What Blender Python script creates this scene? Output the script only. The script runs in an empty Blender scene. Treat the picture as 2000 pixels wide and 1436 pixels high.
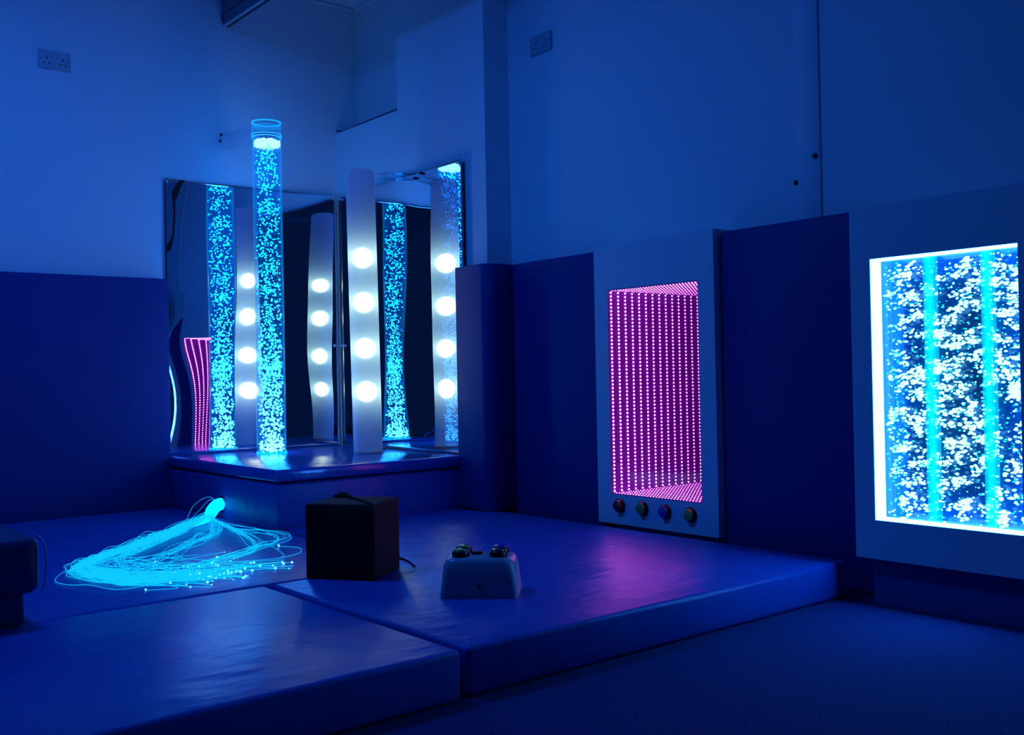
import bpy, bmesh, math, random
from mathutils import Vector, Matrix

random.seed(11)
C = bpy.context.scene.collection
scene = bpy.context.scene
PI = math.pi

# ------------------------------------------------------------------ materials
def new_mat(name):
    m = bpy.data.materials.new(name)
    m.use_nodes = True
    nt = m.node_tree
    nt.nodes.clear()
    out = nt.nodes.new('ShaderNodeOutputMaterial')
    return m, nt, out

def principled(name, col, rough=0.5, spec=0.5, bump=None, metallic=0.0, coat=0.0):
    """bump: list of (scale, strength, distance, detail, stretch) noises summed as bumps"""
    m, nt, out = new_mat(name)
    p = nt.nodes.new('ShaderNodeBsdfPrincipled')
    p.inputs['Base Color'].default_value = (*col, 1)
    p.inputs['Roughness'].default_value = rough
    p.inputs['Specular IOR Level'].default_value = spec
    p.inputs['Metallic'].default_value = metallic
    p.inputs['Coat Weight'].default_value = coat
    nt.links.new(p.outputs[0], out.inputs['Surface'])
    prev = None
    if bump:
        tc = nt.nodes.new('ShaderNodeNewGeometry')
        for sc, st, dist, det, stretch in bump:
            mp = nt.nodes.new('ShaderNodeMapping')
            mp.inputs['Scale'].default_value = stretch
            nt.links.new(tc.outputs['Position'], mp.inputs['Vector'])
            n = nt.nodes.new('ShaderNodeTexNoise')
            n.inputs['Scale'].default_value = sc
            n.inputs['Detail'].default_value = det
            nt.links.new(mp.outputs[0], n.inputs['Vector'])
            b = nt.nodes.new('ShaderNodeBump')
            b.inputs['Strength'].default_value = st
            b.inputs['Distance'].default_value = dist
            nt.links.new(n.outputs['Fac'], b.inputs['Height'])
            if prev:
                nt.links.new(prev.outputs[0], b.inputs['Normal'])
            prev = b
        nt.links.new(prev.outputs[0], p.inputs['Normal'])
    return m

def vary(m, scale, dark, lo=0.35, hi=0.7):
    """wear / pile variation: mix base colour with a second colour over noise"""
    nt = m.node_tree
    p = [n for n in nt.nodes if n.type == 'BSDF_PRINCIPLED'][0]
    base = tuple(p.inputs['Base Color'].default_value)
    g = nt.nodes.new('ShaderNodeNewGeometry')
    n = nt.nodes.new('ShaderNodeTexNoise'); n.inputs['Scale'].default_value = scale; n.inputs['Detail'].default_value = 4
    nt.links.new(g.outputs['Position'], n.inputs['Vector'])
    r = nt.nodes.new('ShaderNodeValToRGB')
    r.color_ramp.elements[0].position = lo; r.color_ramp.elements[0].color = (*dark, 1)
    r.color_ramp.elements[1].position = hi; r.color_ramp.elements[1].color = base
    nt.links.new(n.outputs['Fac'], r.inputs['Fac'])
    nt.links.new(r.outputs['Color'], p.inputs['Base Color'])
    return m

def emissive(name, col, strength=1.0, sampling='AUTO'):
    m, nt, out = new_mat(name)
    e = nt.nodes.new('ShaderNodeEmission')
    e.inputs['Color'].default_value = (*col, 1)
    e.inputs['Strength'].default_value = strength
    nt.links.new(e.outputs[0], out.inputs['Surface'])
    m.cycles.emission_sampling = sampling
    return m

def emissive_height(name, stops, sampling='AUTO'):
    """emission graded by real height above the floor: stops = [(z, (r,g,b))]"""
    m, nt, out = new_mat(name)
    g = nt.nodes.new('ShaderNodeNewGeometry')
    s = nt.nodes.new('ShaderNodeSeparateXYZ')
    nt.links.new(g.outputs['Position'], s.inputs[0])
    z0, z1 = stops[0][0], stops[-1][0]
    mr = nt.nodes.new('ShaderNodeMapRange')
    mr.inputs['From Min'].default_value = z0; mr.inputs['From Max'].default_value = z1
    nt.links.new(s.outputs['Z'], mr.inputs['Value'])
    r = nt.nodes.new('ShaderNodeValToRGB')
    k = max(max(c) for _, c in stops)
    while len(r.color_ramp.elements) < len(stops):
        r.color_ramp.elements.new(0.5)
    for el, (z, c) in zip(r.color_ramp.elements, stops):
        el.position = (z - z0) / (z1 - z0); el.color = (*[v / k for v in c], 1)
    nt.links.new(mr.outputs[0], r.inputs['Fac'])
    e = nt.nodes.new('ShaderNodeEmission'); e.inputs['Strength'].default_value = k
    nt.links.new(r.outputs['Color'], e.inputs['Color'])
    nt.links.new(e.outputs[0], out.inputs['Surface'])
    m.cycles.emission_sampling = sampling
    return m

def clear(name, tint=(1, 1, 1), gloss=1.0, rough=0.02, ior=1.49, glow=None, edge=0.0):
    """thin clear acrylic: transparent + Fresnel gloss (+ faint edge-lit glow)"""
    m, nt, out = new_mat(name)
    t = nt.nodes.new('ShaderNodeBsdfTransparent'); t.inputs[0].default_value = (*tint, 1)
    gl = nt.nodes.new('ShaderNodeBsdfGlossy'); gl.inputs['Roughness'].default_value = rough
    f = nt.nodes.new('ShaderNodeFresnel'); f.inputs['IOR'].default_value = ior
    mu = nt.nodes.new('ShaderNodeMath'); mu.operation = 'MULTIPLY'; mu.inputs[1].default_value = gloss
    ge = nt.nodes.new('ShaderNodeNewGeometry')       # gloss on the outward face only
    fr = nt.nodes.new('ShaderNodeMath'); fr.operation = 'SUBTRACT'; fr.inputs[0].default_value = 1.0
    nt.links.new(ge.outputs['Backfacing'], fr.inputs[1])
    m2 = nt.nodes.new('ShaderNodeMath'); m2.operation = 'MULTIPLY'
    nt.links.new(f.outputs[0], m2.inputs[0]); nt.links.new(fr.outputs[0], m2.inputs[1])
    nt.links.new(m2.outputs[0], mu.inputs[0])
    mx = nt.nodes.new('ShaderNodeMixShader')
    nt.links.new(mu.outputs[0], mx.inputs[0]); nt.links.new(t.outputs[0], mx.inputs[1]); nt.links.new(gl.outputs[0], mx.inputs[2])
    last = mx
    if glow:
        e = nt.nodes.new('ShaderNodeEmission'); e.inputs[0].default_value = (*glow, 1)
        if edge:      # edge-lit: the light shows where the wall is seen through its length
            lw = nt.nodes.new('ShaderNodeLayerWeight'); lw.inputs['Blend'].default_value = 0.5
            pw = nt.nodes.new('ShaderNodeMath'); pw.operation = 'POWER'; pw.inputs[1].default_value = edge
            nt.links.new(lw.outputs['Facing'], pw.inputs[0]); nt.links.new(pw.outputs[0], e.inputs[1])
        a = nt.nodes.new('ShaderNodeAddShader')
        nt.links.new(mx.outputs[0], a.inputs[0]); nt.links.new(e.outputs[0], a.inputs[1])
        last = a
        m.cycles.emission_sampling = 'NONE'
    nt.links.new(last.outputs[0], out.inputs['Surface'])
    return m

M = {}
M['wall'] = principled('white_wall_paint', (0.68, 0.78, 0.84), 0.75, 0.25, [(90, 0.05, 0.002, 3, (1, 1, 1))])
M['ceiling'] = principled('white_ceiling_paint', (0.7, 0.74, 0.78), 0.85, 0.2)
M['board'] = principled('white_laminate', (0.66, 0.70, 0.76), 0.45, 0.4)
M['vinyl'] = vary(principled('blue_vinyl', (0.014, 0.10, 0.44), 0.34, 0.28,
                  [(2.2, 0.35, 0.05, 3, (1, 1, 1)), (7, 0.34, 0.012, 5, (1, 2.8, 1)), (420, 0.08, 0.0004, 2, (1, 1, 1))]),
                  2.5, (0.012, 0.085, 0.38))
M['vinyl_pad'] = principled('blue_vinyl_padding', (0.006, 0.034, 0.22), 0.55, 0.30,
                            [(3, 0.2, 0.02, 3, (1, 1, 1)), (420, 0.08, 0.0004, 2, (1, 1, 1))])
M['vinyl_gloss'] = principled('blue_gloss_vinyl', (0.02, 0.10, 0.46), 0.15, 0.7,
                              [(5, 0.3, 0.014, 3, (1, 1, 1)), (13, 0.25, 0.004, 3, (1, 2, 1))])
M['vinyl_dark'] = principled('dark_blue_vinyl', (0.004, 0.02, 0.11), 0.5, 0.3, [(5, 0.4, 0.02, 3, (1, 1, 1))])
M['piping'] = principled('pale_piping', (0.2, 0.3, 0.6), 0.5)
M['carpet'] = vary(principled('blue_carpet', (0.026, 0.07, 0.22), 0.95, 0.1, [(260, 0.9, 0.006, 3, (1, 1, 1))]),
                   160, (0.012, 0.03, 0.13), 0.3, 0.7)
M['black'] = principled('black_plastic', (0.006, 0.006, 0.008), 0.3, 0.5)
M['black_cloth'] = principled('black_cloth', (0.016, 0.013, 0.011), 0.8, 0.3, [(600, 0.4, 0.001, 2, (1, 1, 1)), (9, 0.5, 0.01, 3, (1, 1, 1))])
M['plinth'] = principled('dark_blue_plinth', (0.06, 0.10, 0.28), 0.6, 0.3)
M['abs'] = principled('white_moulded_plastic', (0.26, 0.33, 0.40), 0.3, 0.5)
M['socket'] = principled('socket_plastic', (0.42, 0.47, 0.56), 0.4, 0.4)
M['steel'] = principled('steel', (0.6, 0.62, 0.65), 0.25, 0.5, metallic=1.0)
M['screw_dark'] = principled('dark_screw', (0.02, 0.02, 0.05), 0.4, 0.5, metallic=0.6)
M['pelmet'] = principled('dark_painted_board', (0.16, 0.19, 0.28), 0.5, 0.4)
M['alu'] = principled('pale_aluminium', (0.75, 0.8, 0.85), 0.3, 0.5, metallic=0.7)
for nm, c in (('red', (0.35, 0.01, 0.015)), ('green', (0.02, 0.26, 0.06)), ('blue', (0.01, 0.02, 0.35)), ('yellow', (0.45, 0.33, 0.04))):
    M['cap_' + nm] = principled('button_' + nm, c, 0.25, 0.5, coat=0.4)
M['wire'] = principled('grey_wire', (0.1, 0.1, 0.14), 0.5)
M['acrylic'] = clear('clear_acrylic', (0.90, 0.96, 1.0), 0.9)
M['acrylic_edge'] = clear('acrylic_bracket_edge', (0.95, 0.98, 1.0), 0.8)
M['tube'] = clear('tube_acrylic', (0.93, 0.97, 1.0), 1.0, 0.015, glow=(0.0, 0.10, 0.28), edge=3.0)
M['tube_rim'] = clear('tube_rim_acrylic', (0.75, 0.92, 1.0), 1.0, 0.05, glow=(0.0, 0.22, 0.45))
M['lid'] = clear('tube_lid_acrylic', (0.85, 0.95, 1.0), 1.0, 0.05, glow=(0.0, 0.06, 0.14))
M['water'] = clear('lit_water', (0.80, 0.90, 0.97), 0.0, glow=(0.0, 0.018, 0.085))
M['pane'] = clear('clear_pane', (0.97, 0.98, 1.0), 0.8)

# mirror: acrylic sheet, slightly tinted
m, nt, out = new_mat('acrylic_mirror')
g = nt.nodes.new('ShaderNodeBsdfGlossy'); g.inputs['Color'].default_value = (0.74, 0.80, 0.86, 1); g.inputs['Roughness'].default_value = 0.0
nt.links.new(g.outputs[0], out.inputs['Surface']); M['mirror'] = m

# frosted lamp tube: part see-through, part diffusing
m, nt, out = new_mat('frosted_tube')
tr = nt.nodes.new('ShaderNodeBsdfTransparent'); tr.inputs[0].default_value = (1, 1, 1, 1)
tl = nt.nodes.new('ShaderNodeBsdfTranslucent'); tl.inputs[0].default_value = (0.36, 0.56, 0.88, 1)
df = nt.nodes.new('ShaderNodeBsdfPrincipled'); df.inputs['Base Color'].default_value = (0.18, 0.52, 0.92, 1); df.inputs['Roughness'].default_value = 0.35
mx = nt.nodes.new('ShaderNodeMixShader'); mx.inputs[0].default_value = 0.5
nt.links.new(tl.outputs[0], mx.inputs[1]); nt.links.new(df.outputs[0], mx.inputs[2])
mx2 = nt.nodes.new('ShaderNodeMixShader'); mx2.inputs[0].default_value = 0.70
nt.links.new(tr.outputs[0], mx2.inputs[1]); nt.links.new(mx.outputs[0], mx2.inputs[2])
nt.links.new(mx2.outputs[0], out.inputs['Surface']); M['frosted'] = m

# glowing orb with the soft limb of a diffused lamp
m, nt, out = new_mat('orb_glow')
lw = nt.nodes.new('ShaderNodeLayerWeight'); lw.inputs['Blend'].default_value = 0.5
rp = nt.nodes.new('ShaderNodeValToRGB')
rp.color_ramp.elements[0].position = 0.0; rp.color_ramp.elements[0].color = (1, 0.93, 0.58, 1)
rp.color_ramp.elements[1].position = 1.0; rp.color_ramp.elements[1].color = (0.0, 0.0, 0.0, 1)
for pp, kk in ((0.16, 0.66), (0.36, 0.30), (0.60, 0.08)):
    e1 = rp.color_ramp.elements.new(pp); e1.color = (kk, kk * 0.89, kk * 0.36, 1)
nt.links.new(lw.outputs['Facing'], rp.inputs['Fac'])
em = nt.nodes.new('ShaderNodeEmission'); em.inputs['Strength'].default_value = 7.5
nt.links.new(rp.outputs[0], em.inputs['Color'])
trn = nt.nodes.new('ShaderNodeBsdfTransparent')
ad = nt.nodes.new('ShaderNodeAddShader')
nt.links.new(em.outputs[0], ad.inputs[0]); nt.links.new(trn.outputs[0], ad.inputs[1])
nt.links.new(ad.outputs[0], out.inputs['Surface']); M['orb'] = m

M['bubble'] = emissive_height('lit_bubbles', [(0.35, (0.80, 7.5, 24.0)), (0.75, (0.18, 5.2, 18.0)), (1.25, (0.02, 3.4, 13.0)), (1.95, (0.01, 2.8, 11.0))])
M['foam'] = emissive('lit_foam', (0.8, 3.0, 10.0), 1.0)
M['fibre'] = emissive('lit_fibre', (0.004, 0.60, 1.25), 1.0, 'NONE')
M['fibre_dense'] = emissive('lit_fibre_bundle', (0.0, 1.1, 2.2), 1.0)
M['fibre_tip'] = emissive('lit_fibre_tip', (0.35, 2.4, 6.0), 1.0)
M['edge_led'] = emissive('white_cyan_led_edge', (1.0, 9.0, 42.0), 1.0)
M['wall_bubble'] = emissive('lit_wall_bubble', (0.95, 4.0, 7.0), 1.0)
M['wall_bubble_dim'] = emissive('lit_wall_bubble_deeper', (0.02, 1.15, 1.5), 1.0)
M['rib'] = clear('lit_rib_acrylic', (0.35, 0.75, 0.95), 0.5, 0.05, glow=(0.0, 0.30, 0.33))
M['tank_back'] = principled('dark_tank_back', (0.003, 0.04, 0.085), 0.12, 0.5)
M['tunnel'] = principled('tunnel_lining', (0.15, 0.006, 0.27), 0.5, 0.3)
M['tunnel_back'] = principled('tunnel_back', (0.04, 0.01, 0.12), 0.4, 0.3)
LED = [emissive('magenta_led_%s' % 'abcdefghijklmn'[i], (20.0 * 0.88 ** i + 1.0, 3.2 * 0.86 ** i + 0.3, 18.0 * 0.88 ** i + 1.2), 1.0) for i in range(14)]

# ------------------------------------------------------------------ helpers
def link(o):
    C.objects.link(o); return o

def obj(name, bm, m, parent=None, smooth=None):
    bmesh.ops.recalc_face_normals(bm, faces=bm.faces[:])
    me = bpy.data.meshes.new(name)
    bm.to_mesh(me); bm.free()
    for mm in (m if isinstance(m, (list, tuple)) else [m]):
        me.materials.append(mm)
    o = link(bpy.data.objects.new(name, me))
    if parent is not None:
        o.parent = parent
        o.matrix_parent_inverse = Matrix.Translation(parent.location).inverted() if parent.rotation_euler.z == 0 else Matrix.Identity(4)
    if smooth:
        for p in me.polygons: p.use_smooth = True
        try:
            me.set_sharp_from_angle(angle=math.radians(smooth))
        except Exception:
            pass
    return o

def tag(o, label, cat, group=None):
    o['label'] = label; o['category'] = cat
    if group: o['group'] = group
    return o

def thing(name, label, cat, loc, group=None):
    o = link(bpy.data.objects.new(name, None))
    o.location = loc; o.empty_display_size = 0.05
    return tag(o, label, cat, group)

def structure(o):
    o['kind'] = 'structure'; return o

def stuff(o):
    o['kind'] = 'stuff'; return o

def box(bm, x0, x1, y0, y1, z0, z1, bev=0.0, seg=2, mat=None):
    r = bmesh.ops.create_cube(bm, size=1.0)
    vs = r['verts']
    for v in vs:
        v.co = Vector(((x0 + x1) / 2 + v.co.x * (x1 - x0), (y0 + y1) / 2 + v.co.y * (y1 - y0), (z0 + z1) / 2 + v.co.z * (z1 - z0)))
    if bev:
        es = list({e for v in vs for e in v.link_edges})
        bmesh.ops.bevel(bm, geom=es, offset=bev, segments=seg, affect='EDGES', profile=0.5)
    return bm

def bx(*a, **k):
    return box(bmesh.new(), *a, **k)

def prism(poly, z0, z1, bev=0.0, seg=3, bm=None, mtx=None):
    bm = bm or bmesh.new()
    n = len(poly)
    lo = [bm.verts.new((x, y, z0)) for x, y in poly]
    hi = [bm.verts.new((x, y, z1)) for x, y in poly]
    fs = [bm.faces.new(lo[::-1]), bm.faces.new(hi)]
    for i in range(n):
        fs.append(bm.faces.new((lo[i], lo[(i + 1) % n], hi[(i + 1) % n], hi[i])))
    if mtx:
        for v in lo + hi: v.co = mtx @ v.co
    if bev:
        bmesh.ops.bevel(bm, geom=list({e for f in fs for e in f.edges}), offset=bev, segments=seg, affect='EDGES', profile=0.5)
    return bm

def lathe(profile, n=40, mtx=None, bm=None, cap=False):
    """profile [(r, z)] revolved about z"""
    bm = bm or bmesh.new()
    rings = []
    for r, z in profile:
        if r < 1e-6:
            v = bm.verts.new((0, 0, z)); rings.append([v])
        else:
            rings.append([bm.verts.new((r * math.cos(2 * PI * i / n), r * math.sin(2 * PI * i / n), z)) for i in range(n)])
    for a, b in zip(rings, rings[1:]):
        for i in range(n):
            j = (i + 1) % n
            if len(a) == 1 and len(b) == 1: continue
            if len(a) == 1: bm.faces.new((a[0], b[i], b[j]))
            elif len(b) == 1: bm.faces.new((a[i], a[j], b[0]))
            else: bm.faces.new((a[i], a[j], b[j], b[i]))
    if mtx:
        for rg in rings:
            for v in rg: v.co = mtx @ v.co
    return bm

def frame_to(p, axis, up=(0, 0, 1)):
    """matrix whose z axis points along axis, at p"""
    z = Vector(axis).normalized()
    x = Vector(up).cross(z)
    if x.length < 1e-4: x = Vector((1, 0, 0))
    x.normalize(); y = z.cross(x)
    m = Matrix((x, y, z)).transposed().to_4x4(); m.translation = Vector(p)
    return m

def sweep(bm, pts, r, n=5, caps=True, mat=0):
    pts = [Vector(p) for p in pts]
    prev = None; rings = []
    up = Vector((0, 0, 1))
    for i, p in enumerate(pts):
        t = (pts[min(i + 1, len(pts) - 1)] - pts[max(i - 1, 0)])
        if t.length < 1e-9: t = Vector((1, 0, 0))
        t.normalize()
        x = up.cross(t)
        if x.length < 1e-3: x = Vector((1, 0, 0)).cross(t)
        x.normalize(); y = t.cross(x)
        rr = r(i / (len(pts) - 1)) if callable(r) else r
        rings.append([bm.verts.new(p + x * rr * math.cos(2 * PI * k / n) + y * rr * math.sin(2 * PI * k / n)) for k in range(n)])
    for a, b in zip(rings, rings[1:]):
        for k in range(n):
            f = bm.faces.new((a[k], a[(k + 1) % n], b[(k + 1) % n], b[k])); f.material_index = mat
    if caps:
        bm.faces.new(rings[0][::-1]); bm.faces.new(rings[-1])
    return bm

_ICO = None
def blob(bm, p, rx, ry, rz, mat=0, sub=1):
    """small ellipsoid added to bm quickly"""
    global _ICO
    if _ICO is None: _ICO = {}
    if sub not in _ICO:
        t = bmesh.new(); bmesh.ops.create_icosphere(t, subdivisions=sub, radius=1.0)
        t.verts.ensure_lookup_table()
        _ICO[sub] = ([v.co.copy() for v in t.verts], [[v.index for v in f.verts] for f in t.faces]); t.free()
    vs, fs = _ICO[sub]
    nv = [bm.verts.new((p[0] + v.x * rx, p[1] + v.y * ry, p[2] + v.z * rz)) for v in vs]
    for f in fs:
        ff = bm.faces.new([nv[i] for i in f]); ff.material_index = mat; ff.smooth = True

def catmull(pts, n=10):
    P = [Vector(p) for p in pts]; P = [2 * P[0] - P[1]] + P + [2 * P[-1] - P[-2]]
    out = []
    for i in range(1, len(P) - 2):
        a, b, c, d = P[i - 1], P[i], P[i + 1], P[i + 2]
        for k in range(n):
            t = k / n
            out.append(0.5 * ((2 * b) + (c - a) * t + (2 * a - 5 * b + 4 * c - d) * t * t + (3 * b - a - 3 * c + d) * t ** 3))
    out.append(P[-2]); return out

# ------------------------------------------------------------------ setting
YA = 4.997      # plane of the left wall
XB = 3.0        # plane of the right wall
XC = 2.857      # face of the pillar and of the boxing behind the right mirror
ZC = 2.808      # ceiling

structure(obj('floor', bx(-2.6, 3.9, -2.2, 5.4, -0.06, 0.0), M['carpet']))
structure(obj('ceiling', bx(-2.6, 3.9, -2.2, 5.4, ZC, ZC + 0.06), M['ceiling']))
structure(obj('wall_left', bx(-2.6, 3.12, YA, YA + 0.1, 0.0, ZC), M['wall']))
# right wall with an opening added for the LED panel's built-out mirror depth
bm = bmesh.new()
box(bm, XB, XB + 0.1, -2.2, 2.435, 0, ZC); box(bm, XB, XB + 0.1, 2.917, YA, 0, ZC)
box(bm, XB, XB + 0.1, 2.435, 2.917, 0, 0.228); box(bm, XB, XB + 0.1, 2.435, 2.917, 1.058, ZC)
structure(obj('wall_right', bm, M['wall']))
structure(obj('wall_pillar', bx(XC, XB, 3.638, 4.360, 0, ZC), M['wall']))
structure(obj('wall_boxing', bx(XC, XB, 4.360, YA, 0, 2.080, bev=0.003), M['wall']))
structure(obj('trim_1', bx(-2.6, XB - 0.02, YA - 0.018, YA, ZC - 0.018, ZC - 0.001, bev=0.004), M['wall']))
structure(obj('trim_2', bx(XB - 0.018, XB, 4.362, YA - 0.02, ZC - 0.018, ZC - 0.001, bev=0.004), M['wall']))

# cable resting on the boxing ledge
bm = bmesh.new()
sweep(bm, catmull([(2.868, 4.985, 2.100), (2.880, 4.93, 2.088), (2.872, 4.70, 2.087), (2.868, 4.52, 2.087), (2.885, 4.42, 2.095), (2.92, 4.38, 2.125), (2.96, 4.375, 2.15)], 8), 0.006, 6)
tag(obj('cable', bm, M['wire'], smooth=60), 'thin dark cable lying along the ledge above the right mirror', 'cable')

# ------------------------------------------------------------------ foam mats
G = 'blue foam floor mats'
def mat_mesh(poly):
    bm = prism(poly, 0.0, 0.114, bev=0.014, seg=3)
    return bm
o = obj('foam_mat', mat_mesh([(-1.2, 2.795), (1.860, 2.795), (1.860, 4.84), (-1.2, 4.84)]), M['vinyl'], smooth=40)
tag(o, 'blue vinyl foam floor mat at the back, under the glowing fibre strands', 'floor mat', G)
o = obj('foam_mat', mat_mesh([(1.352, 1.82), (2.846, 1.82), (2.846, 3.53), (2.768, 3.58), (2.768, 3.774), (1.872, 3.774), (1.872, 2.785), (1.352, 2.785)]), M['vinyl'], smooth=40)
tag(o, 'blue vinyl foam floor mat on the right, before the magenta LED panel', 'floor mat', G)
o = obj('foam_mat', mat_mesh([(-1.2, 1.815), (1.333, 1.815), (1.333, 2.783), (-1.2, 2.783)]), M['vinyl'], smooth=40)
tag(o, 'blue vinyl foam floor mat nearest the camera with nothing standing on it', 'floor mat', G)

# ------------------------------------------------------------------ wall pads
G = 'blue wall pads'
o = obj('wall_pad', bx(-1.3, 1.876, 4.915, YA, 0.0, 1.222, bev=0.012, seg=3), M['vinyl_pad'], smooth=40)
tag(o, 'long blue padded panel covering the lower left wall', 'wall pad', G)
# pad wrapped around the pillar (rounded outer corner)
poly = [(XC - 0.002, 3.790), (2.784, 3.790), (2.784, 3.600)]
for k in range(1, 8):
    a = k / 8 * PI / 2
    poly.append((2.784 + 0.05 * (1 - math.cos(a)), 3.600 - 0.05 * math.sin(a)))
poly += [(2.834, 3.55), (XB, 3.55), (XB, 3.636), (XC - 0.002, 3.636)]
o = obj('wall_pad', prism(poly, 0.116, 1.218, bev=0.004, seg=2), M['vinyl_pad'], smooth=40)
tag(o, 'narrow blue pad wrapped round the pillar corner beside the right mirror', 'wall pad', G)
o = obj('wall_pad', bx(2.922, XB, 2.99, 3.546, 0.0, 1.218, bev=0.01, seg=3), M['vinyl_pad'], smooth=40)
tag(o, 'blue wall pad between the pillar and the magenta LED panel', 'wall pad', G)
o = obj('wall_pad', bx(2.922, XB, 1.77, 2.362, 0.0, 1.221, bev=0.01, seg=3), M['vinyl_pad'], smooth=40)
tag(o, 'blue wall pad between the magenta LED panel and the bubble wall', 'wall pad', G)

# ------------------------------------------------------------------ podium in the corner
pod = thing('podium', 'low square blue padded podium in the mirrored corner carrying both tubes', 'podium', (2.35, 4.37, 0))
obj('base', bx(1.872, XC - 0.002, 3.786, YA - 0.002, 0.0, 0.296, bev=0.012, seg=3), M['vinyl'], pod, smooth=40)
o = obj('top_cushion', bx(1.866, XC - 0.002, 3.780, YA - 0.002, 0.302, 0.3525, bev=0.012, seg=3), M['vinyl_gloss'], pod, smooth=40)
o['label'] = 'glossy wrinkled cushion top'

# ------------------------------------------------------------------ mirrors (wavy acrylic sheets)
def wavy_sheet(u0, u1, z0, z1, place, amp, ph, curl=0.0, nu=110, nz=110):
    bm = bmesh.new()
    def h(u, z):
        v = amp * (math.sin(6.3 * z + ph) * 0.9 + 0.5 * math.sin(11.5 * z + 1.3 * ph + 2.0 * u) + 0.5 * math.sin(9 * u + 3.1 * z + ph)
                   + 0.35 * math.sin(17 * u - 5 * z))
        if curl:      # the loose outer edge bows back between its screws
            v -= curl * math.exp(-(u - u0) / 0.03) * (math.exp(-((z - 1.07) / 0.09) ** 2) + math.exp(-((z - 0.62) / 0.17) ** 2))
        return v
    F = []
    for j in range(nz + 1):
        z = z0 + (z1 - z0) * j / nz
        F.append([bm.verts.new(place(u0 + (u1 - u0) * i / nu, z, h(u0 + (u1 - u0) * i / nu, z))) for i in range(nu + 1)])
    fs = []
    for j in range(nz):
        for i in range(nu):
            f = bm.faces.new((F[j][i], F[j][i + 1], F[j + 1][i + 1], F[j + 1][i])); f.smooth = True; fs.append(f)
    r = bmesh.ops.extrude_face_region(bm, geom=fs)
    return bm, [v for v in r['geom'] if isinstance(v, bmesh.types.BMVert)]

def mirror(label, u0, u1, z0, z1, place, back, amp, ph, screws, axis, curl=0.0):
    t = thing('wall_mirror', label, 'mirror', place((u0 + u1) / 2, z0, 0.0), 'acrylic corner mirrors')
    bm, vs = wavy_sheet(u0, u1, z0, z1, place, amp, ph, curl)
    for v in vs: v.co += Vector(back)
    me_o = obj('mirror_sheet', bm, M['mirror'], t)
    for (u, z) in screws:
        p = place(u, z, 0.003)
        obj('mirror_screw', lathe([(0.0075, -0.004), (0.0075, 0.0005), (0.006, 0.003), (0.0, 0.004)], 14, frame_to(p, axis)), M['steel'], t, smooth=50)
    return t

ma = mirror('square wavy acrylic mirror on the left wall behind the bubble tube, with a black crack', 1.887, 2.836, 0.354, 1.729,
            lambda u, z, h: (u, 4.988 - 0.021 * (u - 1.887) - h, z), (0, 0.0025, 0), 0.00095, 0.6,
            [(1.900, 1.715), (2.820, 1.715), (2.820, 0.900)], (0, -1, 0), 0.0046)
mb = mirror('square wavy acrylic mirror on the boxing behind the white lamp tube', 3.790, 4.962, 0.354, 1.729,
            lambda u, z, h: (2.843 + 0.015 * (u - 4.4) - h, u, z), (0.003, 0, 0), 0.00085, 2.1,
            [(4.946, 1.713), (4.946, 0.90), (3.805, 1.713)], (-1, 0, 0))
dark_refl = [(1.9594, 1.7255), (1.9856, 1.7255), (1.9612, 1.6818), (1.9464, 1.6343), (1.9355, 1.6204), (1.9345, 1.5235), (1.9240, 1.4336), (1.9109, 1.3718), (1.8861, 1.3601),
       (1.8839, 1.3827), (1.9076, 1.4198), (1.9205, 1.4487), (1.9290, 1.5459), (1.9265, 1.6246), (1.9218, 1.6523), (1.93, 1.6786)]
mt = Matrix(((1.0026, 0, 0, 0), (0, 0, 1, 4.9825), (0, 1.0026, 0, -0.002), (0, 0, 0, 1)))  # thin black shape laid on the mirror stands in for a dark reflection
o = obj('crack', prism(dark_refl, 0.0, 0.0012, mtx=mt), M['black'], ma); o['label'] = 'jagged black crack down the upper left of the mirror'

# ------------------------------------------------------------------ bubble tube
TX, TY, TR = 2.291, 4.679, 0.0716
tt = thing('bubble_tube', 'tall clear tube of glowing cyan bubbles standing on the podium', 'bubble tube', (TX, TY, 0.3525))
T0 = Matrix.Translation((TX, TY, 0))
obj('tube_wall', lathe([(TR, 0.353), (TR, 1.999), (TR - 0.004, 1.999), (TR - 0.004, 0.353)], 64, T0), M['tube'], tt, smooth=40)
obj('water_column', lathe([(0, 0.356), (TR - 0.006, 0.356), (TR - 0.006, 1.899), (0, 1.899)], 48, T0), M['water'], tt, smooth=40)
bm = bmesh.new()
lathe([(TR + 0.0015, 1.995), (TR + 0.0015, 2.000), (TR - 0.006, 2.000), (TR - 0.006, 1.995), (TR + 0.0015, 1.995)], 64, T0, bm)
obj('top_rim', bm, M['tube_rim'], tt, smooth=40)
obj('lid', lathe([(0, 1.974), (TR - 0.008, 1.974), (TR - 0.0065, 1.980), (TR - 0.009, 1.984), (TR - 0.012, 1.979), (0, 1.978)], 48, T0), M['lid'], tt, smooth=40)
bm = bmesh.new()
for zz in (1.921, 1.934):
    lathe([(TR + 0.003, zz), (TR + 0.003, zz + 0.004), (TR + 0.0002, zz + 0.004), (TR + 0.0002, zz), (TR + 0.003, zz)], 64, T0, bm)
obj('holding_ring', bm, M['tube_rim'], tt, smooth=40)
bm = bmesh.new()
for _ in range(330):
    a = random.uniform(0, 2 * PI); r = (TR - 0.012) * math.sqrt(random.random())
    s = random.uniform(0.006, 0.012)
    blob(bm, (TX + r * math.cos(a), TY + r * math.sin(a), random.uniform(1.880, 1.908)), s, s, s * 0.7)
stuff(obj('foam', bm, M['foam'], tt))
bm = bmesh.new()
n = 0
clusters = [(random.uniform(0, 2 * PI), (TR - 0.012) * math.sqrt(random.random()), 0.37 + 1.50 * random.random() ** 1.35) for _ in range(210)]
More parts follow.
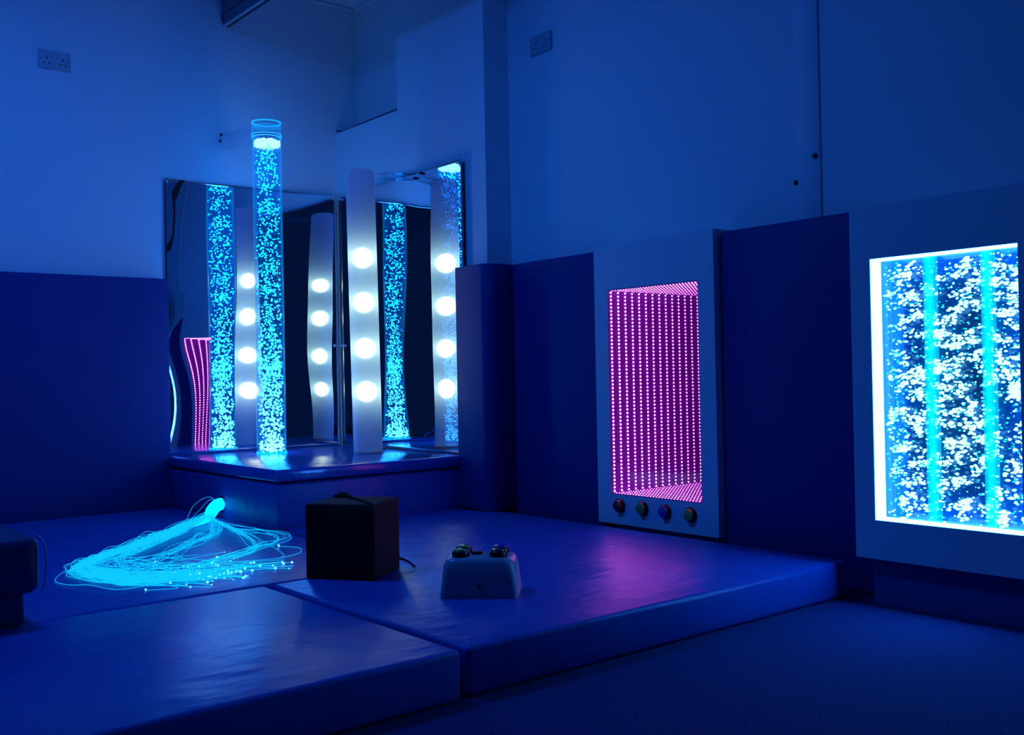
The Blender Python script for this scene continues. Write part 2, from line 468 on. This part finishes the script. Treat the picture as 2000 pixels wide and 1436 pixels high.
while n < 1500:
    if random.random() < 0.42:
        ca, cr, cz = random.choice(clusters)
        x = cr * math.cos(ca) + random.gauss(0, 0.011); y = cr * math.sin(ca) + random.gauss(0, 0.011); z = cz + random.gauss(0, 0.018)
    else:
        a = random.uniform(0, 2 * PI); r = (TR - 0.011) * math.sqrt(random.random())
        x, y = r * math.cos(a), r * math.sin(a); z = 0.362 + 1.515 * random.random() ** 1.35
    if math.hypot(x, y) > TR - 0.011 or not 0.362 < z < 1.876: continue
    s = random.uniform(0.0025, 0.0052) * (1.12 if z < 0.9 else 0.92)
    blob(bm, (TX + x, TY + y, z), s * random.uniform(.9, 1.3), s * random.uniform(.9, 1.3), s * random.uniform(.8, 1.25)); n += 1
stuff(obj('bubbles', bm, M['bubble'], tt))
obj('base_ring', lathe([(TR + 0.004, 0.3528), (TR + 0.004, 0.362), (TR + 0.0005, 0.364), (TR + 0.0005, 0.3528), (TR + 0.004, 0.3528)], 48, T0), M['tube_rim'], tt, smooth=40)

# clear bracket from the tube to the left wall
def bracket(label, poly, z0, z1, screws, axis, loc):
    t = thing('acrylic_bracket', label, 'bracket', loc, 'clear tube brackets')
    obj('bracket_plate', prism(poly, z1 - 0.006, z1, bev=0.0015, seg=2), M['acrylic_edge'], t, smooth=40)
    obj('bracket_plate', prism(poly, z0, z0 + 0.006, bev=0.0015, seg=2), M['acrylic_edge'], t, smooth=40)
    n = len(poly)
    for i in range(3):
        (xa, ya), (xb, yb) = poly[i], poly[i + 1]
        if i == 1: continue
        d = Vector((xb - xa, yb - ya)); d.normalize(); nn = Vector((-d.y, d.x)) * 0.004
        q = [(xa, ya), (xb, yb), (xb + nn.x, yb + nn.y), (xa + nn.x, ya + nn.y)]
        obj('bracket_web', prism(q, z0 + 0.006, z1 - 0.006), M['acrylic_edge'], t)
    for p in screws:
        obj('bracket_screw', lathe([(0.007, 0), (0.007, 0.008), (0.004, 0.012), (0, 0.012)], 12, frame_to(p, axis)), M['screw_dark'], t, smooth=50)
    return t
bracket('clear acrylic bracket holding the bubble tube to the left wall', [(2.222, 4.738), (2.160, YA - 0.001), (2.240, YA - 0.001), (2.275, 4.756)],
        1.915, 1.990, [(2.192, YA, 1.987), (2.186, YA, 1.955)], (0, -1, 0), (2.2, 4.9, 1.915))
bracket('clear acrylic bracket joining the white lamp tube to the right mirror', [(2.660, 4.207), (2.834, 4.100), (2.834, 4.195), (2.672, 4.267)],
        1.690, 1.722, [(2.835, 4.12, 1.715), (2.835, 4.175, 1.700)], (-1, 0, 0), (2.75, 4.15, 1.69))

# ------------------------------------------------------------------ white lamp tube
LX, LY, LR = 2.606, 4.285, 0.0704
lt = thing('lamp_tube', 'frosted white tube with four glowing yellow-white orbs standing on the podium', 'lamp', (LX, LY, 0.3525))
lean = Matrix(((1, 0, -0.013 / 1.37, 0), (0, 1, 0.011 / 1.37, 0), (0, 0, 1, 0), (0, 0, 0, 1)))
L0 = Matrix.Translation((LX, LY, 0.3527)) @ lean
H = 1.379
obj('frosted_tube', lathe([(LR, 0), (LR, H - 0.012), (LR - 0.004, H - 0.003), (LR - 0.012, H), (0, H)], 64, L0), M['frosted'], lt, smooth=40)
obj('foot_disc', lathe([(0, 0.001), (LR - 0.003, 0.001), (LR - 0.003, 0.012), (0, 0.012)], 40, L0), M['abs'], lt, smooth=40)
for zz in (0.299, 0.510, 0.733, 0.951):
    bm = bmesh.new(); bmesh.ops.create_uvsphere(bm, u_segments=32, v_segments=20, radius=0.0545)
    for v in bm.verts: v.co = L0 @ (v.co + Vector((0, 0, zz)))
    obj('glowing_orb', bm, M['orb'], lt, smooth=180)

# ------------------------------------------------------------------ magenta LED tunnel panel
PX = 2.892
lp = thing('led_tunnel_panel', 'tall white wall panel with a window of magenta LED dots and four buttons', 'light panel', (PX + 0.05, 2.677, 0.118))
Y0, Y1, Z0, Z1 = 2.443, 2.909, 0.2355, 1.0510
bm = bmesh.new()
box(bm, PX, XB, 2.368, Y0, 0.118, 1.232); box(bm, PX, XB, Y1, 2.984, 0.118, 1.232)
box(bm, PX, XB, Y0, Y1, 0.118, Z0); box(bm, PX, XB, Y0, Y1, Z1, 1.232)
bmesh.ops.remove_doubles(bm, verts=bm.verts[:], dist=1e-5)
obj('panel_front', bm, M['board'], lp)
DEP = 3.47  # reflected depth of the infinity mirror, built as a real recess
bm = bmesh.new()
t_ = 0.003
box(bm, PX + 0.002, DEP, Y1 - t_, Y1 + 0.0005, Z0, Z1); box(bm, PX + 0.002, DEP, Y0 - 0.0005, Y0 + t_, Z0, Z1)
box(bm, PX + 0.002, DEP, Y0, Y1, Z0 - 0.0005, Z0 + t_); box(bm, PX + 0.002, DEP, Y0, Y1, Z1 - t_, Z1 + 0.0005)
obj('tunnel_lining', bm, M['tunnel'], lp)
obj('tunnel_back', bx(DEP - 0.004, DEP, Y0, Y1, Z0, Z1), M['tunnel_back'], lp)
obj('front_pane', bx(PX + 0.001, PX + 0.004, Y0, Y1, Z0, Z1), M['pane'], lp)
NZ, NY, R_ = 55, 30, 0.0042
rest = bmesh.new(); count = 0
def led_bm(bm, x, y, z, n, i):
    blob(bm, (x, y, z), R_, R_, R_, mat=i, sub=1)
for i in range(14):  # rows behind the first model its mirror images, emission dimmed with depth
    x = PX + 0.016 + i * 0.0405
    spots = [(Y1 - t_, Z0 + (k + 0.7) * (Z1 - Z0) / (NZ + 0.4), 0) for k in range(NZ)]
    spots += [(Y1 - 0.014 - k * (Y1 - Y0 - 0.02) / (NY - 1) * 0.99, Z0 + t_, 1) for k in range(NY)]
    spots += [(Y1 - 0.014 - k * (Y1 - Y0 - 0.02) / (NY - 1) * 0.99, Z1 - t_, 1) for k in range(NY)]
    spots += [(Y0 + t_, Z0 + (k + 0.7) * (Z1 - Z0) / (NZ + 0.4), 0) for k in range(NZ)]
    for (y, z, _) in spots:
        if i == 0 and count < 100:
            rr_ = R_ if not _ else 0.0024
            b1 = bmesh.new(); blob(b1, (x, y, z), rr_, rr_, rr_)
            obj('led', b1, LED[0], lp); count += 1
        else:
            rr_ = R_ if not _ else 0.0024
            blob(rest, (x, y, z), rr_, rr_, rr_, mat=i)
stuff(obj('led', rest, LED, lp))
for (y, z, c) in ((2.862, 0.1915, 'red'), (2.738, 0.191, 'green'), (2.622, 0.190, 'blue'), (2.498, 0.189, 'yellow')):
    mt = frame_to((PX, y, z), (-1, 0, 0))
    b = obj('push_button', lathe([(0, 0.0005), (0.0295, 0.0005), (0.0295, 0.004), (0.027, 0.008), (0.0245, 0.012), (0.023, 0.012), (0.023, 0.006), (0, 0.006)], 36, mt), M['black'], lp, smooth=40)
    cp = obj('button_cap', lathe([(0.0222, 0.004), (0.0222, 0.017), (0.0205, 0.0195), (0.012, 0.0205), (0, 0.021)], 36, mt), M['cap_' + c], b, smooth=40)
    b['label'] = '%s push button in a black collar' % c
    obj('panel_screw', lathe([(0.0042, 0.0003), (0.0042, 0.0018), (0, 0.0022)], 12, frame_to((PX, y + 0.001, z - 0.038), (-1, 0, 0))), M['screw_dark'], lp)

# ------------------------------------------------------------------ bubble wall
BX = 2.79
bw = thing('bubble_wall', 'wide white cabinet with a brightly lit tank of cyan-white bubbles by the right edge', 'bubble wall', (BX + 0.06, 1.45, 0))
y0, y1, z0, z1 = 1.249, 1.687, 0.2595, 1.0455
OY0, OY1, OZ0, OZ1 = 1.17, 1.7535, 0.142, 1.205
bm = bmesh.new()
TK = 0.016
box(bm, BX, BX + TK, OY0, y0, OZ0, OZ1); box(bm, BX, BX + TK, y1, OY1, OZ0, OZ1)
box(bm, BX, BX + TK, y0, y1, OZ0, z0); box(bm, BX, BX + TK, y0, y1, z1, OZ1)
bmesh.ops.remove_doubles(bm, verts=bm.verts[:], dist=1e-5)
obj('front_frame', bm, M['board'], bw)
bm = bmesh.new()
box(bm, BX + TK, XB, OY0 + 0.002, y0 - 0.02, OZ0, OZ1); box(bm, BX + TK, XB, y1 + 0.02, OY1 - 0.002, OZ0, OZ1)
box(bm, BX + TK, XB, y0 - 0.02, y1 + 0.02, OZ0, z0 - 0.02); box(bm, BX + TK, XB, y0 - 0.02, y1 + 0.02, z1 + 0.02, OZ1)
obj('cabinet_body', bm, M['board'], bw)
obj('plinth', bx(2.835, XB, OY0 + 0.002, OY1 - 0.03, 0.0, OZ0), M['plinth'], bw)
BK = BX + 0.095
obj('tank_back', bx(BK, BK + 0.01, y0 - 0.02, y1 + 0.02, z0 - 0.02, z1 + 0.02), M['tank_back'], bw)
for nm, a in (('left', (BX + 0.004, BX + 0.060, y1 - 0.002, y1 + 0.012, z0 - 0.004, z1 + 0.004)), ('right', (BX + 0.004, BX + 0.06, y0 - 0.012, y0 + 0.002, z0 - 0.004, z1 + 0.004)),
              ('top', (BX + 0.004, BX + 0.06, y0 - 0.01, y1 + 0.01, z1 - 0.004, z1 + 0.012)), ('bottom', (BX + 0.004, BX + 0.06, y0 - 0.01, y1 + 0.01, z0 - 0.012, z0 + 0.004))):
    obj('led_strip', bx(*a, bev=0.002), M['edge_led'], bw)
for yy in (1.650, 1.536, 1.365):
    bm = bmesh.new()
    w = 0.0125 if yy < 1.6 else 0.006
    box(bm, BX + 0.055, BX + 0.092, yy - w, yy - w + 0.004, z0, z1); box(bm, BX + 0.055, BX + 0.092, yy + w - 0.004, yy + w, z0, z1)
    box(bm, BX + 0.058, BX + 0.090, yy - 0.003, yy + 0.003, z0, z1); box(bm, BX + 0.060, BX + 0.064, yy - w + 0.004, yy + w - 0.004, z0, z1)
    obj('tank_rib', bm, M['rib'] if yy < 1.6 else M['water'], bw)
obj('front_pane', bx(BX + 0.050, BX + 0.053, y0, y1, z0, z1), M['pane'], bw)
bm = bmesh.new()
def wb(y, z, s, mat, st=1.0):
    blob(bm, (random.uniform(BX + 0.060, BX + 0.084), y, z), s * 0.7, s * st * random.uniform(0.9, 1.5), s * random.uniform(0.75, 1.05), mat=mat)
for _ in range(330):          # clusters
    cy, cz = random.uniform(y0 + 0.008, y1 - 0.015), random.uniform(z0 + 0.01, z1 - 0.02)
    big = random.random() < 0.14
    for k in range(random.randint(3, 9) if not big else random.randint(10, 18)):
        y = cy + random.gauss(0, 0.010); z = cz + random.gauss(0, 0.0075)
        if y0 + 0.005 < y < y1 - 0.006 and z0 + 0.004 < z < z1 - 0.012:
            wb(y, z, random.uniform(0.0026, 0.0052), 0, 1.3)
for _ in range(1500):
    y, z = random.uniform(y0 + 0.005, y1 - 0.006), random.uniform(z0 + 0.004, z1 - 0.012)
    wb(y, z, random.uniform(0.0015, 0.0036), 0 if random.random() < 0.45 else 1, 1.2)
stuff(obj('bubbles', bm, [M['wall_bubble'], M['wall_bubble_dim']], bw))

# ------------------------------------------------------------------ fibre optic spray
fo = thing('fibre_optic_spray', 'bundle of glowing cyan fibre-optic strands spilling over the back mat from the podium side', 'fibre-optic light', (1.80, 4.25, 0.116))
hole = Vector((1.868, 4.320, 0.172))
obj('hole_grommet', lathe([(0.034, 0), (0.034, 0.004), (0.030, 0.005), (0.030, 0)], 24, frame_to((1.8715, 4.320, 0.172), (-1, 0, 0))), M['black'], fo, smooth=40)
neck = catmull([hole, (1.838, 4.292, 0.172), (1.803, 4.258, 0.160), (1.772, 4.215, 0.146), (1.735, 4.165, 0.136), (1.66, 4.105, 0.128)], 8)
obj('fibre_neck', sweep(bmesh.new(), neck, lambda t: 0.027 if t < 0.5 else 0.027 - 0.030 * (t - 0.5), 14), M['fibre_dense'], fo, smooth=60)
ZM = 0.1165
rnd = random.Random(5)
SIDE, DEEP = Vector((0.773, -0.635, 0)), Vector((0.635, 0.773, 0))
RA = [(1.742, 3.919), (1.78, 3.742), (1.8, 3.628), (1.77, 3.535), (1.708, 3.464), (1.636, 3.441), (1.525, 3.371), (1.422, 3.305)]
RB = [(1.729, 3.913), (1.685, 3.676), (1.633, 3.476), (1.597, 3.388), (1.535, 3.317), (1.453, 3.273), (1.377, 3.243), (1.297, 3.196)]
MC = [(1.696, 3.968), (1.664, 3.865), (1.588, 3.76), (1.506, 3.707), (1.381, 3.564), (1.304, 3.481)]
SW = [(1.576, 4.035), (1.401, 3.868), (1.252, 3.712), (1.125, 3.594), (1.037, 3.509), (0.998, 3.435), (0.993, 3.322), (1.026, 3.209), (1.084, 3.085)]
SI = [(1.562, 3.973), (1.392, 3.792), (1.245, 3.629), (1.144, 3.52), (1.093, 3.44), (1.084, 3.337), (1.12, 3.253), (1.173, 3.199)]
def strand(base, wob, lift, pull, end=None, keep=None):
    """one strand: wobbles smoothly about its base course, then runs out to its end"""
    a = rnd.uniform(-.018, .018); b = rnd.uniform(-.018, .018)
    pts = [hole + Vector((0, a, b)), Vector((1.803 + a, 4.258, 0.160 + b)), Vector((1.755 + rnd.gauss(0, .008), 4.19 + rnd.gauss(0, .012), 0.140 + rnd.random() * .016))]
    if base in (RA, RB, MC): pts[-1] = Vector((1.745 + rnd.gauss(0, .006), 4.15 + rnd.gauss(0, .008), 0.136 + rnd.random() * .01))
    cx = sum(p[0] for p in base) / len(base); cy = sum(p[1] for p in base) / len(base)
    g1, g2 = rnd.gauss(0, wob), rnd.gauss(0, wob * 5)
    n = keep or len(base)
    for i, p in enumerate(base[:n]):
        q = Vector((p[0] + (cx - p[0]) * pull, p[1] + (cy - p[1]) * pull, 0))
        k = min(1, (i + 0.6) / 3)
        q += SIDE * (g1 * k + rnd.gauss(0, wob * .35)) + DEEP * (g2 * k + rnd.gauss(0, wob * 1.5))
        q.z = ZM + abs(rnd.gauss(0, lift)) * (1.2 - 0.8 * i / n)
        pts.append(q)
    if end: pts.append(Vector((end[0], end[1], ZM + abs(rnd.gauss(0, .004)))))
    return catmull(pts, 7)
def tip():
    if rnd.random() < 0.18: return (1.50 + rnd.gauss(0, .06), 3.02 + rnd.gauss(0, .06))
    u = rnd.gauss(0, 1); v = rnd.gauss(0, 1)
    q = Vector((1.285, 3.03, 0)) + SIDE * (0.065 * u) + DEEP * (0.085 * v)
    return (q.x, max(q.y, 2.84))
paths = []
for i in range(88): paths.append(strand(SW, .010, .012, rnd.random() ** 2.2 * 0.22, tip()))
for i in range(20): paths.append(strand(SI, .014, .014, rnd.uniform(-.05, .3), tip()))
for i in range(6): paths.append(strand(RA, .007, .006, rnd.uniform(-.02, .25), (1.32 + rnd.gauss(0, .06), 3.22 + rnd.gauss(0, .05))))
for i in range(11): paths.append(strand(RB, .007, .008, rnd.uniform(-.12, .25), (1.25 + rnd.gauss(0, .07), 3.14 + rnd.gauss(0, .06))))
for i in range(15): paths.append(strand(MC, .016, .018, rnd.uniform(-.3, .4), (1.30 + rnd.gauss(0, .12), 3.35 + rnd.gauss(0, .12))))
for pts in ([hole, (1.80, 4.30, .21), (1.66, 4.12, .20), (1.56, 4.02, .13), (1.30, 3.80, ZM), (1.04, 3.60, ZM), (.962, 3.45, ZM + .01), (.985, 3.28, ZM), (1.05, 3.05, ZM), (1.16, 2.94, ZM)],
            [hole, (1.80, 4.28, .20), (1.69, 4.15, .17), (1.55, 4.01, .125), (1.20, 3.66, ZM), (1.00, 3.50, ZM + .015), (.955, 3.36, ZM), (1.02, 3.10, ZM), (1.22, 2.93, ZM)],
            [hole, (1.81, 4.26, .19), (1.69, 4.12, .15), (1.20, 3.70, ZM), (1.02, 3.52, ZM + .02), (1.00, 3.38, ZM), (1.05, 3.15, ZM), (1.13, 2.93, ZM), (1.045, 2.955, ZM)],
            [hole, (1.81, 4.24, .17), (1.745, 4.15, .14), (1.74, 3.80, ZM), (1.62, 3.24, ZM), (1.55, 3.16, ZM), (1.66, 3.20, ZM), (1.715, 3.30, ZM), (1.68, 3.39, ZM)],
            [hole, (1.81, 4.26, .17), (1.745, 4.15, .14), (1.76, 3.95, .13), (1.815, 3.72, .12), (1.828, 3.60, ZM), (1.77, 3.49, ZM), (1.62, 3.39, ZM), (1.45, 3.26, ZM)]):
    paths.append(catmull(pts, 8))
bm = bmesh.new()
for p in paths:
    p = [Vector((q.x, q.y, max(q.z, 0.1155))) for q in p]
    sweep(bm, p, 0.00080, 4)
stuff(obj('fibre_strands', bm, M['fibre'], fo))
tips = sorted(paths[:140], key=lambda p: rnd.random())[:78] + paths[140:]
for p in tips:
    e = p[-1]
    s = rnd.choice([0.0018, 0.0024, 0.0030, 0.0040])
    b1 = bmesh.new(); blob(b1, (e.x, e.y, max(e.z, ZM + 0.002)), s, s, s)
    obj('fibre_tip', b1, M['fibre_tip'], fo)

# ------------------------------------------------------------------ black cloth cube
cu = thing('cloth_cube', 'black cloth-covered cube standing on the mats beside the glowing strands', 'cube', (1.60, 2.75, 0.114))
fl, fr = Vector((1.467, 2.783, 0)), Vector((1.596, 2.601, 0))
ux = (fr - fl).normalized(); uy = Vector((-ux.y, ux.x, 0)); W_ = (fr - fl).length
mt = Matrix.Identity(4); mt.col[0] = (*ux, 0); mt.col[1] = (*uy, 0); mt.col[3] = (fl.x, fl.y, 0.1145, 1)
bm = bx(0, W_, 0, 0.205, 0, 0.226, bev=0.006, seg=3)
bmesh.ops.subdivide_edges(bm, edges=[e for e in bm.edges if e.calc_length() > 0.1], cuts=5, use_grid_fill=True)
rr = random.Random(3)
for v in bm.verts:
    v.co += Vector((rr.gauss(0, .0009), rr.gauss(0, .0009), rr.gauss(0, .0009) if v.co.z > 0.05 else 0)); v.co = mt @ v.co
obj('cloth_cover', bm, M['black_cloth'], cu, smooth=50)
bm = bmesh.new()
sweep(bm, [mt @ Vector(p) for p in catmull([(W_ - .004, -.002, .19), (W_ - .006, .002, .223), (W_ - .025, .02, .2305), (.13, .10, .2300), (.045, .185, .2300), (.03, .200, .228)], 6)], 0.0038, 7)
obj('cord', bm, M['black_cloth'], cu, smooth=60)
bm = bmesh.new()
for (x, y, z, a, b, c) in ((.040, .188, .231, .024, .012, .011), (.024, .180, .229, .016, .010, .007), (.058, .178, .229, .016, .008, .006)):
    blob(bm, (0, 0, 0), a, b, c, sub=2)
    vs = bm.verts[-162:] if False else [v for v in bm.verts if not v.tag]
    for v in vs:
        v.tag = True; v.co = mt @ (v.co + Vector((x, y, z)))
obj('knot', bm, M['black_cloth'], cu, smooth=60)
bm = bmesh.new()
sweep(bm, [mt @ Vector(p) for p in catmull([(W_ - .02, .206, .035), (W_ - .004, .216, .030), (W_ + .020, .214, .022), (W_ + .050, .205, .006)], 6)], 0.003, 6)
obj('tail', bm, M['black_cloth'], cu, smooth=60)

# ------------------------------------------------------------------ white button box
ct = thing('button_box', 'small white button box with four coloured buttons on the right-hand mat', 'controller', (1.73, 2.26, 0.1145))
u = Vector((0.7142, -0.700, 0)); v_ = Vector((0.700, 0.7142, 0))
o0 = Vector((1.597, 2.271, 0.1147)); WD = 0.2115
mt = Matrix.Identity(4); mt.col[0] = (*u, 0); mt.col[1] = (*v_, 0); mt.col[3] = (*o0, 1)
bm = bmesh.new()
def rrect(x0, x1, ya, yb, r, n=6):
    pts = []
    for cx, cy, a0 in ((x1 - r, ya + r, -90), (x1 - r, yb - r, 0), (x0 + r, yb - r, 90), (x0 + r, ya + r, 180)):
        for k in range(n + 1):
            a = math.radians(a0 + 90 * k / n); pts.append((cx + r * math.cos(a), cy + r * math.sin(a)))
    return pts
levels = [(0.000, 0.0, 0.012), (0.006, 0.0, 0.012), (0.060, 0.005, 0.018), (0.088, 0.009, 0.024), (0.098, 0.0135, 0.026), (0.1045, 0.021, 0.026), (0.107, 0.032, 0.022)]
rings = []
for z, ins, r in levels:
    rings.append([bm.verts.new(mt @ Vector((x, y, z))) for x, y in rrect(ins, WD - ins, ins * 0.8, 0.155 - ins * 0.8, r)])
for a, b in zip(rings, rings[1:]):
    for k in range(len(a)):
        bm.faces.new((a[k], a[(k + 1) % len(a)], b[(k + 1) % len(a)], b[k]))
bm.faces.new(rings[0][::-1]); bm.faces.new(rings[-1])
obj('housing', bm, M['abs'], ct, smooth=50)
for (x, y, c) in ((0.053, 0.046, 'green'), (0.157, 0.046, 'red'), (0.053, 0.110, 'yellow'), (0.157, 0.110, 'blue')):
    pm = mt @ Matrix.Translation((x, y, 0.107))
    b = obj('push_button', lathe([(0.0245, 0.0), (0.0245, 0.007), (0.0230, 0.0135), (0.0205, 0.0155), (0.0190, 0.012), (0, 0.012)], 36, pm), M['black'], ct, smooth=40)
    obj('button_cap', lathe([(0.0185, 0.011), (0.0185, 0.016), (0.0170, 0.0185), (0.010, 0.0205), (0, 0.021)], 36, pm), M['cap_' + c], b, smooth=40)
    b['label'] = '%s button in a black collar' % c
bm = bmesh.new(); box(bm, 0.080, 0.110, 0.066, 0.084, 0.107, 0.115, bev=0.002)
for vv in bm.verts: vv.co = mt @ vv.co
obj('slide_switch', bm, M['black'], ct)
obj('jack_socket', lathe([(0.0058, 0.0), (0.0058, 0.0016), (0, 0.0016)], 16, frame_to(mt @ Vector((0.107, 0.0022, 0.032)), -v_)), M['black'], ct)
for sx in (0.060, 0.128):
    obj('foot_screw', lathe([(0.0030, 0.0), (0.0030, 0.0012), (0, 0.0012)], 10, frame_to(mt @ Vector((sx, 0.0008, 0.009)), -v_)), M['screw_dark'], ct)

# ------------------------------------------------------------------ dark padded seat block at the left edge
sb = thing('padded_seat', 'dark blue padded seat block at the left edge of the mats', 'seat', (0.42, 2.95, 0.1145))
obj('seat_base', bx(0.18, 0.672, 2.752, 3.17, 0.1145, 0.205, bev=0.012, seg=3), M['vinyl_dark'], sb, smooth=40)
bm = bx(0.14, 0.702, 2.712, 3.22, 0.195, 0.340, bev=0.03, seg=4)
obj('seat_cushion', bm, M['vinyl_dark'], sb, smooth=50)
bm = bmesh.new()
sweep(bm, catmull([(0.692, 2.722, 0.342), (0.705, 2.712, 0.325), (0.712, 2.709, 0.290), (0.711, 2.709, 0.250), (0.706, 2.711, 0.212), (0.698, 2.716, 0.196)], 8), 0.0028, 6)
obj('piping', bm, M['piping'], sb, smooth=60)

# ------------------------------------------------------------------ wall sockets
def socket(label, cx, cy, cz, ax):
    """UK twin socket; ax = 'x' plate lies along x (left wall) or 'y' (right wall)"""
    t = thing('wall_socket', label, 'socket', (cx, cy, cz), 'twin wall sockets')
    if ax == 'x': mt = Matrix(((1, 0, 0, cx), (0, 0, -1, cy), (0, 1, 0, cz), (0, 0, 0, 1)))
    else: mt = Matrix(((0, 0, -1, cx), (-1, 0, 0, cy), (0, 1, 0, cz), (0, 0, 0, 1)))
    def part(name, bm, m, par=t):
        for v in bm.verts: v.co = mt @ v.co
        return obj(name, bm, m, par, smooth=40)
    part('face_plate', bx(-.0705, .0705, -.043, .043, 0.0, .011, bev=.004, seg=2), M['socket'])
    for sx in (-.036, .036):
        bm = bmesh.new()
        box(bm, sx - .0035, sx + .0035, .000, .0085, .0105, .0116)
        box(bm, sx - .0155, sx - .0075, -.0215, -.0165, .0105, .0116); box(bm, sx + .0075, sx + .0155, -.0215, -.0165, .0105, .0116)
        part('pin_holes', bm, M['black'])
    for sx in (-.0135, .0135):
        part('rocker_switch', bx(sx - .008, sx + .008, .010, .030, .0105, .0145, bev=.002), M['socket'])
    for sx in (-.061, .061):
        part('plate_screw', lathe([(.003, .0105), (.003, .0122), (0, .0124)], 10, Matrix.Translation((sx, 0.0, 0))), M['screw_dark'])
socket('twin wall socket high on the left wall', 1.383, YA, 2.224, 'x')
socket('twin wall socket high on the right wall, beside the pillar', XB, 3.400, 2.193, 'y')

# ------------------------------------------------------------------ trunking on the right wall
tk = thing('wall_trunking', 'vertical boxed trunking on the right wall above the blue pad', 'trunking', (XB, 2.03, 1.222))
obj('trunking_cover', bx(XB - 0.007, XB, 1.985, 2.078, 1.2225, ZC - 0.001, bev=0.004), M['wall'], tk, smooth=40)
for p in ((XB - 0.007, 2.004, 1.440), (XB - 0.004, 2.081, 1.362)):
    ax = (-1, 0, 0) if p[1] < 2.05 else (-0.6, 0.8, 0)
    obj('bolt', lathe([(0.009, 0.0), (0.009, 0.004), (0.006, 0.010), (0, 0.011)], 14, frame_to(p, ax)), M['screw_dark'], tk, smooth=50)

# ------------------------------------------------------------------ board hung from the ceiling
pm = thing('ceiling_baffle', 'dark hanging board at the ceiling with a pale bottom rail, above the bubble tube', 'hanging board', (2.22, 4.2, ZC))
obj('board', bx(2.207, 2.225, 3.5, YA - 0.003, 2.560, ZC - 0.001), M['pelmet'], pm)
obj('bottom_rail', bx(2.209, 2.221, 3.5, YA - 0.012, 2.548, 2.560, bev=0.002), M['alu'], pm)
obj('rail_lip', bx(2.224, 2.242, 3.5, YA - 0.012, 2.550, 2.556, bev=0.001), M['black'], pm)
obj('board_seam', bx(2.2055, 2.2075, 3.5, YA - 0.004, 2.607, 2.611), M['black'], pm)
obj('end_fixing', lathe([(0.007, -0.006), (0.007, 0.004), (0, 0.006)], 12, frame_to((2.207, YA - 0.010, 2.590), (-1, 0, 0))), M['screw_dark'], pm)

# ------------------------------------------------------------------ light, camera, view
w = bpy.data.worlds.new('world'); scene.world = w; w.use_nodes = True
bg = w.node_tree.nodes['Background']
bg.inputs[0].default_value = (0.010, 0.14, 0.75, 1); bg.inputs[1].default_value = 0.06
# unseen blue fill light, added under the ceiling to brighten the walls
lamp = bpy.data.lights.new('blue_ceiling_lamp', 'AREA'); lamp.shape = 'DISK'; lamp.size = 0.5
lamp.energy = 32.0; lamp.color = (0.008, 0.17, 1.0)
lo = link(bpy.data.objects.new('blue_ceiling_lamp', lamp)); lo.location = (0.8, 3.3, ZC - 0.03)

cam = bpy.data.cameras.new('camera'); cam.sensor_width = 36.0; cam.lens = 35.859; cam.clip_start = 0.05
co = link(bpy.data.objects.new('camera', cam))
yaw, pit, rol = 0.88301063, 0.00837967, -0.01914102
f = Vector((math.cos(yaw) * math.cos(pit), math.sin(yaw) * math.cos(pit), math.sin(pit)))
r0 = Vector((math.sin(yaw), -math.cos(yaw), 0)); u0 = r0.cross(f)
r = math.cos(rol) * r0 + math.sin(rol) * u0; uu = -math.sin(rol) * r0 + math.cos(rol) * u0
mw = Matrix((r, uu, -f)).transposed().to_4x4(); mw.translation = (0, 0, 0.714)
co.matrix_world = mw
scene.camera = co

vs = scene.view_settings
scene.display_settings.display_device = 'sRGB'
vs.view_transform = 'Standard'; vs.look = 'None'; vs.exposure = 0.0; vs.gamma = 1.0
vs.use_curve_mapping = False
cy = scene.cycles
cy.use_denoising = True
cy.max_bounces = 10; cy.diffuse_bounces = 4; cy.glossy_bounces = 6; cy.transmission_bounces = 6; cy.transparent_max_bounces = 48
cy.caustics_reflective = False; cy.caustics_refractive = False
cy.sample_clamp_indirect = 6.0
cy.use_light_tree = True
